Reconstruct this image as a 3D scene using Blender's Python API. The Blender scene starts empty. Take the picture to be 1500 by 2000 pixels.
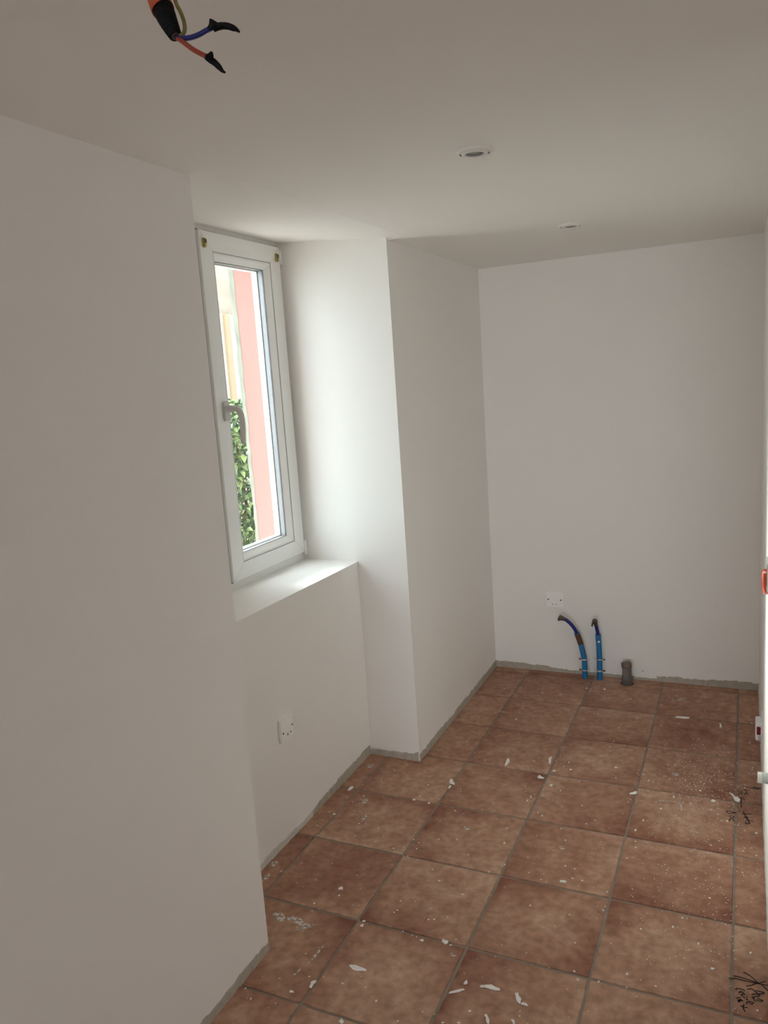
import bpy, bmesh, math, random
import numpy as np
from mathutils import Vector, Matrix
random.seed(7)
scene = bpy.context.scene
C = scene.collection
T = 0.345            # one floor tile with its joint, in metres; layout numbers below are in tiles

# ------------------------------------------------------------------ camera
F_PX = 1528.81
R = np.array([[0.908370461384034, 0.41267049538402983, -0.06757342025128367],
              [0.007803840361499434, -0.17829570051403137, -0.9839460062695631],
              [-0.41809353613823, 0.8932601555077391, -0.16517896240659807]])
CAM = np.array([0.05776602208546961, -5.4223666611608605, 4.657925448893411])
cd = bpy.data.cameras.new('camera')
cam = bpy.data.objects.new('camera', cd)
C.objects.link(cam)
m = Matrix(((R[0][0], -R[1][0], -R[2][0]), (R[0][1], -R[1][1], -R[2][1]), (R[0][2], -R[1][2], -R[2][2]))).to_4x4()
m.translation = Vector(CAM * T)
cam.matrix_world = m
cd.sensor_fit = 'VERTICAL'
cd.sensor_height = 36.0
cd.lens = 36.0 * F_PX / 2000.0
cd.clip_start = 0.02
scene.camera = cam

# ------------------------------------------------------------------ sky and exposure
world = bpy.data.worlds.new('overcast_sky')
scene.world = world
world.use_nodes = True
bg = world.node_tree.nodes['Background']
bg.inputs[0].default_value = (0.86, 0.935, 1.0, 1)
bg.inputs[1].default_value = 3.8
vs = scene.view_settings
vs.view_transform = 'Standard'
vs.look = 'None'
vs.gamma = 1.0
vs.exposure = 0.92
vs.use_curve_mapping = False
scene.cycles.max_bounces = 14
scene.cycles.diffuse_bounces = 10
scene.cycles.transparent_max_bounces = 16

def portal(name, loc, size_x, size_y, direction):
    l = bpy.data.lights.new(name, 'AREA')
    l.shape = 'RECTANGLE'
    l.size, l.size_y = size_x * T, size_y * T
    l.cycles.is_portal = True
    o = bpy.data.objects.new(name, l)
    C.objects.link(o)
    o.location = Vector(loc) * T
    o.rotation_euler = Vector(direction).to_track_quat('-Z', 'Y').to_euler()
    return o

# pale sun behind thin cloud, low on the window side
sl_ = bpy.data.lights.new('hazy_sun_offscreen', 'SUN'); sl_.energy = 6.9; sl_.angle = math.radians(26); sl_.color = (1.0, 0.97, 0.94)
sun = bpy.data.objects.new('hazy_sun_offscreen', sl_); C.objects.link(sun)
_e, _a = math.radians(21), math.radians(-4)
sun.rotation_euler = Vector((math.cos(_e) * math.cos(_a), math.cos(_e) * math.sin(_a), -math.sin(_e))).to_track_quat('-Z', 'Y').to_euler()

# window in the niche and an unseen, assumed opening behind the photographer, sized for fill light
portal('window_left_portal', (-5.30, 2.1, 4.4), 3.9, 1.7, (1, 0, 0)).rotation_euler = (0, math.radians(-90), 0)
portal('room_opening_offscreen', (0.8, -24.2, 3.0), 8.0, 5.8, (0, 1, 0)).rotation_euler = (math.radians(90), 0, 0)


# ------------------------------------------------------------------ pixel helpers (photograph 1500 x 2000)
def ray(x, y):
    return R.T @ np.array([(x - 750) / F_PX, (y - 1000) / F_PX, 1.0])
def on_z(x, y, z=0.0):
    d = ray(x, y); return CAM + (z - CAM[2]) / d[2] * d
def on_y(x, y, Y):
    d = ray(x, y); return CAM + (Y - CAM[1]) / d[1] * d
def on_x(x, y, X):
    d = ray(x, y); return CAM + (X - CAM[0]) / d[0] * d
def at_depth(x, y, s):
    return CAM + s * ray(x, y)

# ------------------------------------------------------------------ materials
MATS = {}
def mat(name, col, rough=0.6, metal=0.0, noise=0.0, nscale=30.0, bump=0.0, bscale=200.0, spec=0.5, trans=0.0):
    if name in MATS: return MATS[name]
    mt = bpy.data.materials.new(name)
    mt.use_nodes = True
    nt = mt.node_tree
    b = nt.nodes['Principled BSDF']
    b.inputs['Base Color'].default_value = (*col, 1)
    b.inputs['Roughness'].default_value = rough
    b.inputs['Metallic'].default_value = metal
    b.inputs['Specular IOR Level'].default_value = spec
    b.inputs['Transmission Weight'].default_value = trans
    tc = nt.nodes.new('ShaderNodeTexCoord')
    if noise > 0:
        n = nt.nodes.new('ShaderNodeTexNoise')
        n.inputs['Scale'].default_value = nscale
        n.inputs['Detail'].default_value = 6
        nt.links.new(tc.outputs['Object'], n.inputs['Vector'])
        mx = nt.nodes.new('ShaderNodeMix'); mx.data_type = 'RGBA'
        mx.inputs[6].default_value = (*[c * (1 - noise) for c in col], 1)
        mx.inputs[7].default_value = (*[min(1, c * (1 + noise)) for c in col], 1)
        nt.links.new(n.outputs['Fac'], mx.inputs[0])
        nt.links.new(mx.outputs[2], b.inputs['Base Color'])
    if bump > 0:
        n2 = nt.nodes.new('ShaderNodeTexNoise')
        n2.inputs['Scale'].default_value = bscale
        n2.inputs['Detail'].default_value = 3
        nt.links.new(tc.outputs['Object'], n2.inputs['Vector'])
        bp = nt.nodes.new('ShaderNodeBump')
        bp.inputs['Strength'].default_value = bump
        bp.inputs['Distance'].default_value = 0.002
        nt.links.new(n2.outputs['Fac'], bp.inputs['Height'])
        nt.links.new(bp.outputs['Normal'], b.inputs['Normal'])
    MATS[name] = mt
    return mt

PAINT = mat('white_wall_paint', (0.872, 0.856, 0.832), 0.75, noise=0.012, nscale=3, bump=0.05, bscale=260, spec=0.25)
CEIL = mat('white_ceiling_paint', (0.88, 0.864, 0.832), 0.85, noise=0.012, nscale=3, bump=0.04, bscale=260, spec=0.2)
PVC = mat('white_window_plastic', (0.84, 0.845, 0.83), 0.3, noise=0.01, nscale=8)
PLATE = mat('white_plate_plastic', (0.93, 0.93, 0.92), 0.3, noise=0.01, nscale=20)
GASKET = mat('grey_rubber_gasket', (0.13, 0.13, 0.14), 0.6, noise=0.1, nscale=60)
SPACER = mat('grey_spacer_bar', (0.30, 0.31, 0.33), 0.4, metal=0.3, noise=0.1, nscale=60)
BRASS = mat('yellow_brass', (0.45, 0.36, 0.10), 0.35, metal=0.7, noise=0.2, nscale=150)
HANDLE = mat('grey_white_handle', (0.62, 0.61, 0.60), 0.35, noise=0.03, nscale=50)
MORTAR = mat('grey_mortar', (0.43, 0.39, 0.33), 0.95, noise=0.28, nscale=40, bump=0.8, bscale=120)
FILLER = mat('pale_filler', (0.60, 0.58, 0.54), 0.95, noise=0.12, nscale=60, bump=0.6, bscale=150)
BLUE_L = mat('light_blue_sheath', (0.015, 0.17, 0.40), 0.45, noise=0.18, nscale=50)
BLUE_D = mat('dark_blue_pipe', (0.008, 0.018, 0.20), 0.4, noise=0.1, nscale=50)
TAPE = mat('brown_tape', (0.10, 0.055, 0.02), 0.7, noise=0.4, nscale=90)
FITTING = mat('brown_grey_metal', (0.12, 0.09, 0.075), 0.45, metal=0.5, noise=0.3, nscale=120)
CHROME = mat('bright_metal', (0.72, 0.73, 0.75), 0.25, metal=0.85, noise=0.05, nscale=90)
DRAIN = mat('grey_drain_plastic', (0.15, 0.135, 0.12), 0.55, noise=0.25, nscale=50)
DRAIN_CAP = mat('worn_drain_cap', (0.17, 0.135, 0.11), 0.75, noise=0.45, nscale=70)
SCREW = mat('dark_screw', (0.03, 0.03, 0.03), 0.5, noise=0.1)
ORANGE = mat('orange_conduit_plastic', (0.50, 0.085, 0.022), 0.5, noise=0.12, nscale=60)
ORANGE_BOX = mat('orange_red_plastic', (0.34, 0.035, 0.008), 0.4, noise=0.25, nscale=80)
BLACK_PL = mat('black_corrugated_plastic', (0.006, 0.006, 0.007), 0.6, spec=0.15, noise=0.2, nscale=90)
BLACK_TP = mat('black_tape', (0.005, 0.005, 0.006), 0.6, spec=0.15, noise=0.2, nscale=90)
WIRE_B = mat('blue_wire', (0.012, 0.020, 0.15), 0.4, noise=0.05)
WIRE_R = mat('red_wire', (0.32, 0.045, 0.02), 0.4, noise=0.05)
WIRE_G = mat('green_yellow_wire', (0.17, 0.16, 0.04), 0.4, noise=0.4, nscale=160)
RED = mat('dark_red_plastic', (0.16, 0.004, 0.008), 0.4, noise=0.2, nscale=120)
STUB = mat('grey_green_plastic', (0.36, 0.40, 0.37), 0.6, noise=0.3, nscale=70)
CHIP = mat('white_plaster', (0.90, 0.88, 0.84), 0.9, noise=0.06, nscale=90, bump=0.4, bscale=300)
INK = mat('black_marker_ink', (0.035, 0.022, 0.018), 0.7, noise=0.3, nscale=200)
LENS = mat('lamp_glass', (0.30, 0.33, 0.29), 0.15, noise=0.1, nscale=90)
LAMP_W = mat('white_lamp_metal', (0.82, 0.80, 0.76), 0.4, noise=0.01)
GROUT = mat('grey_grout', (0.27, 0.235, 0.195), 0.95, noise=0.35, nscale=25, bump=0.5, bscale=300)
PINK = mat('salmon_render', (0.36, 0.18, 0.16), 0.9, noise=0.035, nscale=8, bump=0.2, bscale=60)
ARRIS = mat('grey_green_render', (0.24, 0.25, 0.205), 0.95, noise=0.3, nscale=14, bump=0.6, bscale=60)
TANW = mat('tan_render', (0.30, 0.215, 0.14), 0.9, noise=0.08, nscale=3)
CREAM = mat('cream_render', (0.42, 0.38, 0.30), 0.9, noise=0.06, nscale=4)
ROUGH = mat('mottled_old_render', (0.25, 0.21, 0.17), 0.95, noise=0.4, nscale=5, bump=0.8, bscale=30)
GROUND = mat('pale_bounce_ground', (0.42, 0.40, 0.36), 0.95, noise=0.4, nscale=5)  # pale tone invented to bounce daylight up to the ceiling
BARK = mat('shrub_bark', (0.10, 0.08, 0.05), 0.9, noise=0.3, nscale=40)
FLOORFAR = mat('terracotta_far_floor', (0.27, 0.155, 0.10), 0.6, noise=0.2, nscale=4)

def leaf_material():
    mt = bpy.data.materials.new('shrub_leaf'); mt.use_nodes = True
    nt = mt.node_tree; b = nt.nodes['Principled BSDF']
    g = nt.nodes.new('ShaderNodeNewGeometry')
    cr = nt.nodes.new('ShaderNodeValToRGB')
    e = cr.color_ramp.elements
    e[0].position, e[0].color = 0.0, (0.05, 0.09, 0.035, 1)
    e[1].position, e[1].color = 1.0, (0.30, 0.38, 0.14, 1)
    k = e.new(0.55); k.color = (0.13, 0.21, 0.075, 1)
    nt.links.new(g.outputs['Random Per Island'], cr.inputs[0])
    nt.links.new(cr.outputs[0], b.inputs['Base Color'])
    b.inputs['Roughness'].default_value = 0.4
    return mt
LEAF = leaf_material()

def glass_material():
    mt = bpy.data.materials.new('window_glass'); mt.use_nodes = True
    nt = mt.node_tree
    for n in list(nt.nodes): nt.nodes.remove(n)
    o = nt.nodes.new('ShaderNodeOutputMaterial')
    tr = nt.nodes.new('ShaderNodeBsdfTransparent'); tr.inputs[0].default_value = (0.97, 0.985, 0.975, 1)
    gl = nt.nodes.new('ShaderNodeBsdfGlossy'); gl.inputs['Roughness'].default_value = 0.02
    lw = nt.nodes.new('ShaderNodeLayerWeight'); lw.inputs[0].default_value = 0.5
    pw = nt.nodes.new('ShaderNodeMath'); pw.operation = 'POWER'; pw.inputs[1].default_value = 4.0
    ml = nt.nodes.new('ShaderNodeMath'); ml.operation = 'MULTIPLY_ADD'; ml.inputs[1].default_value = 0.3; ml.inputs[2].default_value = 0.015
    nt.links.new(lw.outputs['Facing'], pw.inputs[0]); nt.links.new(pw.outputs[0], ml.inputs[0])
    mx = nt.nodes.new('ShaderNodeMixShader')
    nt.links.new(ml.outputs[0], mx.inputs[0]); nt.links.new(tr.outputs[0], mx.inputs[1]); nt.links.new(gl.outputs[0], mx.inputs[2])
    nt.links.new(mx.outputs[0], o.inputs[0])
    return mt
GLASS = glass_material()

def smear_material():
    mt = bpy.data.materials.new('thin_paint_smear'); mt.use_nodes = True
    nt = mt.node_tree; b = nt.nodes['Principled BSDF']
    b.inputs['Base Color'].default_value = (0.78, 0.74, 0.68, 1); b.inputs['Roughness'].default_value = 0.85
    tc = nt.nodes.new('ShaderNodeTexCoord')
    n = nt.nodes.new('ShaderNodeTexNoise'); n.inputs['Scale'].default_value = 90; n.inputs['Detail'].default_value = 5
    cr = nt.nodes.new('ShaderNodeValToRGB')
    cr.color_ramp.elements[0].position = 0.40; cr.color_ramp.elements[0].color = (0, 0, 0, 1)
    cr.color_ramp.elements[1].position = 0.56; cr.color_ramp.elements[1].color = (0.85, 0.85, 0.85, 1)
    nt.links.new(tc.outputs['Object'], n.inputs['Vector']); nt.links.new(n.outputs['Fac'], cr.inputs[0])
    nt.links.new(cr.outputs[0], b.inputs['Alpha'])
    return mt
SMEAR = smear_material()

def tile_material():
    mt = bpy.data.materials.new('flamed_terracotta'); mt.use_nodes = True
    nt = mt.node_tree; N = nt.nodes; L = nt.links; b = N['Principled BSDF']
    tc = N.new('ShaderNodeTexCoord')
    oi = N.new('ShaderNodeObjectInfo')
    def math_(op, a, c=None):
        n = N.new('ShaderNodeMath'); n.operation = op
        for i, v in enumerate((a, c)):
            if v is None: continue
            if isinstance(v, (int, float)): n.inputs[i].default_value = v
            else: L.new(v, n.inputs[i])
        return n.outputs[0]
    def noise(scale, detail, off):
        ad = N.new('ShaderNodeVectorMath'); ad.operation = 'ADD'
        L.new(tc.outputs['Object'], ad.inputs[0])
        cb = N.new('ShaderNodeCombineXYZ')
        L.new(math_('MULTIPLY', oi.outputs['Random'], off), cb.inputs[0]); L.new(math_('MULTIPLY', oi.outputs['Random'], off * 0.7), cb.inputs[1])
        L.new(cb.outputs[0], ad.inputs[1])
        n = N.new('ShaderNodeTexNoise'); n.inputs['Scale'].default_value = scale; n.inputs['Detail'].default_value = detail
        L.new(ad.outputs[0], n.inputs['Vector'])
        return n.outputs['Fac']
    sp = N.new('ShaderNodeSeparateXYZ'); L.new(tc.outputs['Object'], sp.inputs[0])
    wob = math_('MULTIPLY', math_('SUBTRACT', noise(7, 2, 37.0), 0.5), 0.55)
    wob2 = math_('MULTIPLY', math_('SUBTRACT', noise(6, 2, 91.0), 0.5), 0.55)
    def clamp01(v):
        n = N.new('ShaderNodeClamp'); L.new(v, n.inputs[0]); return n.outputs[0]
    u = clamp01(math_('ADD', math_('ADD', math_('DIVIDE', sp.outputs[0], T), 0.5), wob))
    v = clamp01(math_('ADD', math_('ADD', math_('DIVIDE', sp.outputs[1], T), 0.5), wob2))
    def at(nm):
        n = N.new('ShaderNodeAttribute'); n.attribute_type = 'OBJECT'; n.attribute_name = nm; return n.outputs['Fac']
    def lerp(a, c, t): return math_('ADD', math_('MULTIPLY', a, math_('SUBTRACT', 1.0, t)), math_('MULTIPLY', c, t))
    far = lerp(at('burn_far_a'), at('burn_far_b'), u); near = lerp(at('burn_near_a'), at('burn_near_b'), u)
    edge = lerp(near, far, v)
    bell = math_('MULTIPLY', math_('MULTIPLY', math_('MULTIPLY', u, math_('SUBTRACT', 1.0, u)), math_('MULTIPLY', v, math_('SUBTRACT', 1.0, v))), 16.0)
    burn = lerp(edge, at('burn_mid'), bell)
    burn = math_('ADD', burn, math_('MULTIPLY', math_('SUBTRACT', noise(14, 5, 53.0), 0.5), 0.9))
    cr = N.new('ShaderNodeValToRGB')
    e = cr.color_ramp.elements
    e[0].position, e[0].color = 0.0, (0.62, 0.42, 0.30, 1)
    e[1].position, e[1].color = 1.0, (0.25, 0.094, 0.055, 1)
    k = e.new(0.5); k.color = (0.43, 0.238, 0.158, 1)
    L.new(burn, cr.inputs[0])
    # fine mottling and dust
    mx = N.new('ShaderNodeMix'); mx.data_type = 'RGBA'; mx.blend_type = 'MULTIPLY'; mx.inputs[0].default_value = 1.0
    cr2 = N.new('ShaderNodeValToRGB')
    cr2.color_ramp.elements[0].position = 0.3; cr2.color_ramp.elements[0].color = (0.74, 0.71, 0.68, 1)
    cr2.color_ramp.elements[1].position = 0.62; cr2.color_ramp.elements[1].color = (1.06, 1.06, 1.06, 1)
    L.new(noise(38, 8, 11.0), cr2.inputs[0])
    L.new(cr.outputs[0], mx.inputs[6]); L.new(cr2.outputs[0], mx.inputs[7])
    mx2 = N.new('ShaderNodeMix'); mx2.data_type = 'RGBA'
    cr3 = N.new('ShaderNodeValToRGB')
    cr3.color_ramp.elements[0].position = 0.66; cr3.color_ramp.elements[0].color = (0, 0, 0, 1)
    cr3.color_ramp.elements[1].position = 0.76; cr3.color_ramp.elements[1].color = (0.45, 0.45, 0.45, 1)
    L.new(noise(230, 3, 71.0), cr3.inputs[0])
    L.new(cr3.outputs[0], mx2.inputs[0]); L.new(mx.outputs[2], mx2.inputs[6]); mx2.inputs[7].default_value = (0.50, 0.44, 0.38, 1)
    L.new(mx2.outputs[2], b.inputs['Base Color'])
    b.inputs['Roughness'].default_value = 0.55
    b.inputs['Specular IOR Level'].default_value = 0.35
    bp = N.new('ShaderNodeBump'); bp.inputs['Strength'].default_value = 0.25; bp.inputs['Distance'].default_value = 0.003
    L.new(noise(26, 6, 23.0), bp.inputs['Height']); L.new(bp.outputs['Normal'], b.inputs['Normal'])
    return mt
TILE = tile_material()

# ------------------------------------------------------------------ mesh helpers (coordinates in tiles)
class MB:
    def __init__(s): s.v, s.f, s.sm = [], [], []
    def add(s, vs_, fs, smooth=False):
        o = len(s.v); s.v += [tuple(map(float, p)) for p in vs_]
        s.f += [tuple(i + o for i in f) for f in fs]; s.sm += [smooth] * len(fs)
        return s
    def box(s, x0, x1, y0, y1, z0, z1, bev=0.0):
        if bev <= 0:
            return s.add([(x, y, z) for z in (z0, z1) for y in (y0, y1) for x in (x0, x1)],
                         [(0, 2, 3, 1), (4, 5, 7, 6), (0, 1, 5, 4), (2, 6, 7, 3), (0, 4, 6, 2), (1, 3, 7, 5)])
        bm = bmesh.new()
        bmesh.ops.create_cube(bm, size=1.0)
        for q in bm.verts: q.co = Vector(((x0 + x1) / 2 + q.co.x * (x1 - x0), (y0 + y1) / 2 + q.co.y * (y1 - y0), (z0 + z1) / 2 + q.co.z * (z1 - z0)))
        bmesh.ops.bevel(bm, geom=bm.edges[:], offset=bev, segments=2, affect='EDGES')
        bm.verts.index_update()
        s.add([q.co[:] for q in bm.verts], [[q.index for q in f.verts] for f in bm.faces])
        bm.free(); return s
    def prism(s, poly, z0, z1):
        n = len(poly)
        a = sum(poly[i][0] * poly[(i + 1) % n][1] - poly[(i + 1) % n][0] * poly[i][1] for i in range(n))
        if a < 0: poly = poly[::-1]
        vs_ = [(x, y, z0) for x, y in poly] + [(x, y, z1) for x, y in poly]
        fs = [tuple(range(n))[::-1], tuple(range(n, 2 * n))] + [(i, (i + 1) % n, n + (i + 1) % n, n + i) for i in range(n)]
        return s.add(vs_, fs)
    def tube(s, pts, rad, seg=14, caps=True, smooth=True):
        pts = [Vector(p) for p in pts]
        if not isinstance(rad, (list, tuple)): rad = [rad] * len(pts)
        rings, prev = [], None
        for i, p in enumerate(pts):
            d = (pts[min(i + 1, len(pts) - 1)] - pts[max(i - 1, 0)]).normalized()
            if prev is None:
                a = d.cross(Vector((0, 0, 1)))
                if a.length < 1e-4: a = d.cross(Vector((1, 0, 0)))
            else: a = prev - d * prev.dot(d)
            a.normalize(); prev = a; b = d.cross(a)
            rings.append([p + (a * math.cos(2 * math.pi * k / seg) + b * math.sin(2 * math.pi * k / seg)) * rad[i] for k in range(seg)])
        vs_ = [q for r_ in rings for q in r_]
        fs = [(i * seg + k, i * seg + (k + 1) % seg, (i + 1) * seg + (k + 1) % seg, (i + 1) * seg + k) for i in range(len(pts) - 1) for k in range(seg)]
        s.add(vs_, fs, smooth)
        if caps:
            s.add(rings[0], [tuple(range(seg))[::-1]]); s.add(rings[-1], [tuple(range(seg))])
        return s
    def lathe(s, prof, center, axis='z', seg=48, smooth=True, close=False):
        cx, cy, cz = center
        vs_ = []
        for r_, h in prof:
            for k in range(seg):
                a = 2 * math.pi * k / seg
                vs_.append((cx + r_ * math.cos(a), cy + r_ * math.sin(a), cz + h))
        n = len(prof)
        fs = [(i * seg + k, i * seg + (k + 1) % seg, ((i + 1) % n) * seg + (k + 1) % seg, ((i + 1) % n) * seg + k) for i in range(n if close else n - 1) for k in range(seg)]
        return s.add(vs_, fs, smooth)
    def build(s, name, material, parent=None, origin=(0, 0, 0)):
        me = bpy.data.meshes.new(name)
        o3 = Vector(origin)
        me.from_pydata([tuple((Vector(p) - o3) * T) for p in s.v], [], s.f)
        me.polygons.foreach_set('use_smooth', s.sm)
        me.materials.append(material)
        me.update()
        bm = bmesh.new(); bm.from_mesh(me)
        bmesh.ops.recalc_face_normals(bm, faces=bm.faces[:])
        bm.to_mesh(me); bm.free()
        ob = bpy.data.objects.new(name, me)
        C.objects.link(ob)
        ob.location = o3 * T
        if parent is not None:
            ob.parent = parent
            w_, q_ = Vector(), parent
            while q_ is not None: w_ += q_.location; q_ = q_.parent
            ob.location = o3 * T - w_
        return ob

def tag(o, label=None, cat=None, group=None, kind=None):
    if label: o['label'] = label
    if cat: o['category'] = cat
    if group: o['group'] = group
    if kind: o['kind'] = kind
    return o
def empty(name, loc, label, cat, group=None):
    o = bpy.data.objects.new(name, None); C.objects.link(o)
    o.location = Vector(loc) * T; o.empty_display_size = 0.05
    return tag(o, label, cat, group)
def struct(o): o['kind'] = 'structure'; return o

def cut(obs, builder):
    # drill a real hole: boolean with a temporary cutter that is deleted again
    c = builder.build('cutter', MORTAR)
    for o in obs:
        md = o.modifiers.new('drill', 'BOOLEAN'); md.operation = 'DIFFERENCE'; md.solver = 'EXACT'; md.object = c
    bpy.context.view_layer.update()
    dg = bpy.context.evaluated_depsgraph_get()
    new = [(o, bpy.data.meshes.new_from_object(o.evaluated_get(dg), depsgraph=dg)) for o in obs]
    for o, me in new:
        o.modifiers.remove(o.modifiers['drill']); o.data = me
        while len(me.materials) > 1: me.materials.pop()
        for p in me.polygons: p.material_index = 0
    cm = c.data; bpy.data.objects.remove(c); bpy.data.meshes.remove(cm)

# ------------------------------------------------------------------ room shell
XL, XR, YF, ZC = -3.56, 0.262, 6.17, 6.19
YN, YP = -0.575, 2.85           # near and far corner of the window niche
XREC, XWIN, XOUT = -4.24, -5.02, -5.69
SILL = 2.50
YB, XB = -24.0, 5.2             # back and side of the wide room behind the photographer
YEND = -1.0                     # end of the right-hand partition

wall_left = MB()
wall_left.prism([(XL, YB), (XL, YN), (XREC, YN), (-5.06, 1.28), (-5.20, 1.28), (-5.20, YB)], -0.3, 7.0)      # near part with splayed reveal above the sill
wall_left.prism([(XREC, YN - 0.1), (XREC, 2.9), (-5.20, 3.0), (-5.20, YN - 0.1)], -0.3, SILL)                # below the sill
wall_left.prism([(XL, YP), (XL, YF + 0.5), (-5.20, YF + 0.5), (-5.20, 2.965), (-5.03, 2.965)], -0.3, 7.0)   # pier beyond the niche
wall_left.box(-5.20, -5.06, 1.0, 3.1, 6.315, 7.0)                                                          # lintel
wall_left = struct(wall_left.build('wall_left', PAINT))
wall_far = struct(MB().box(XL - 0.2, XR + 0.4, YF, YF + 0.5, -0.3, 7.0).build('wall_far', PAINT))
wr = MB(); wr.box(XR, XR + 0.32, YEND, YF + 0.1, -0.3, 7.0)
wall_right = struct(wr.build('wall_right', PAINT))
wf = MB(); wf.box(XR + 0.3, XB, YEND, YEND + 0.32, -0.3, 7.0)
wall_partition = struct(wf.build('wall_partition', PAINT))
ws = MB(); ws.box(XB, XB + 0.5, YB - 0.5, YEND + 0.32, -0.3, 7.0)
wall_side = struct(ws.build('wall_side', PAINT))
wb = MB()
wb.box(XL - 0.4, -3.2, YB - 0.5, YB, -0.3, 7.0); wb.box(4.8, XB + 0.5, YB - 0.5, YB, -0.3, 7.0)
wb.box(-3.2, 4.8, YB - 0.5, YB, 5.9, 7.0); wb.box(-3.2, 4.8, YB - 0.5, YB, -0.3, 0.1)  # unseen opening left between these, sized to let fill light in
wall_back = struct(wb.build('wall_back', PAINT))

ce = MB()
ce.box(-3.345, XB + 0.2, YB - 0.2, YF + 0.2, ZC, ZC + 0.5)
ce.box(-3.75, -3.345, YB - 0.2, -0.63, ZC, ZC + 0.5)
ce.box(-3.75, -3.345, 2.88, YF + 0.2, ZC, ZC + 0.5)
ceiling = struct(ce.build('ceiling', CEIL))
ns = MB()
a0, a1 = -0.63, 3.0
ns.add([(-3.345, a0, ZC), (-3.345, a1, ZC), (-5.06, a1, 6.362), (-5.06, a0, 6.362), (-3.345, a0, ZC + 0.3), (-3.345, a1, ZC + 0.3), (-5.06, a1, 6.66), (-5.06, a0, 6.66)],
       [(0, 3, 2, 1), (4, 5, 6, 7), (0, 1, 5, 4), (1, 2, 6, 5), (2, 3, 7, 6), (3, 0, 4, 7)])
niche_ceiling = ns.build('niche_soffit', CEIL, ceiling)

# sill board with crisp front edge
sl = MB()
sl.add([(-4.225, YN, 2.555), (-4.225, 2.835, 2.505), (-5.05, 2.965, 2.497), (-5.05, 1.2, 2.515), (-4.225, YN, 2.49), (-4.225, 2.835, 2.47), (-5.05, 2.965, 2.45), (-5.05, 1.2, 2.45)],
       [(0, 1, 2, 3), (4, 7, 6, 5), (0, 4, 5, 1), (1, 5, 6, 2), (2, 6, 7, 3), (3, 7, 4, 0)])
sill = sl.build('window_sill', PAINT, wall_left)

# ------------------------------------------------------------------ floor: bed, then every tile
fl = MB()
fl.box(XL - 0.9, XR + 0.1, -4.0, 5.875, -0.3, -0.006)
fl.box(XL - 0.9, -1.60, 5.875, YF + 0.1, -0.3, -0.006); fl.box(-1.40, XR + 0.1, 5.875, YF + 0.1, -0.3, -0.006)
fl.box(-1.60, -1.40, 6.075, YF + 0.1, -0.3, -0.006); fl.box(-1.60, -1.40, 5.875, 6.075, -0.3, -0.28)
fl.box(XR + 0.1, 4.0, -4.0, YEND + 0.1, -0.3, -0.006)
floor = struct(fl.build('floor', GROUT))
fb = MB(); fb.box(XL - 0.4, XB + 0.2, YB - 0.2, -3.0, -0.3, -0.02)
fb.box(3.9, XB + 0.2, -3.1, YEND + 0.1, -0.3, -0.02)
far_floor = fb.build('room_floor', FLOORFAR, floor)

J = 0.0095   # half joint
BURN = {  # far-left, far-right, near-right, near-left, middle (how strongly the firing has darkened the tile)
 (1,-1):(.15,.5,.6,.1,.2), (1,0):(.75,.2,.6,.15,.12), (1,1):(.25,.2,.85,.75,.45), (1,2):(.2,.25,.8,.85,.2), (1,3):(.35,.5,.85,.3,.55), (1,4):(.6,.55,.45,.5,.85), (1,5):(.5,.4,.5,.8,.6),
 (2,-1):(.95,.15,.2,.75,.3), (2,0):(.9,.35,.8,.4,.2), (2,1):(.7,.2,.3,.7,.45), (2,2):(.15,.6,.95,.45,.55), (2,3):(.75,.3,.85,.4,.3), (2,4):(.4,.3,.95,.75,.55), (2,5):(.4,.6,.7,.9,.5),
 (3,-1):(.7,.95,.1,.5,.15), (3,0):(.2,.15,.4,.9,.35), (3,1):(.95,.45,.2,.7,.35), (3,2):(.5,.95,.3,.8,.45), (3,3):(.9,.7,.35,.7,.5), (3,4):(.85,.5,.35,.85,.6), (3,5):(.95,.8,.4,.7,.75),
 (4,-1):(.5,.9,.5,.7,.4), (4,0):(.4,.8,.35,.6,.75), (4,1):(.8,.85,.15,.35,.4), (4,2):(.95,.4,.2,.7,.4), (4,3):(.6,.6,.7,.8,.5), (4,4):(.5,.7,.8,.5,.5), (4,5):(.9,.9,.7,.8,.7),
 (5,0):(.6,.9,.4,.3,.5), (5,1):(.7,.7,.4,.4,.5), (5,2):(.7,.8,.6,.4,.5), (0,-1):(.3,.5,.6,.5,.5), (0,0):(.05,.25,.55,.6,.3), (0,1):(.55,.6,.4,.5,.5), (0,2):(.7,.65,.5,.5,.6), (0,3):(.4,.4,.7,.8,.4), (0,4):(.6,.7,.8,.6,.8), (0,5):(.5,.6,.6,.5,.5)}
for _axis in (1, 0, 1, 0):
    _all = [k for v_ in BURN.values() for k in v_]; _mean = sum(_all) / len(_all)
    for _n in {k[_axis] for k in BURN}:
        _ks = [k for k in BURN if k[_axis] == _n]
        _m = sum(sum(BURN[k]) for k in _ks) / (5 * len(_ks))
        for k in _ks: BURN[k] = tuple(min(1.0, max(0.0, b_ - _m + _mean)) for b_ in BURN[k])
COL = {0: (0, 1), 1: (-1, 0), 2: (-2, -1), 3: (-3, -2), 4: (-4, -3), 5: (-5, -4), 6: (1, 2), 7: (2, 3), 8: (3, 4)}
def in_room(c, j):
    return True
mesh_cache = {}
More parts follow.
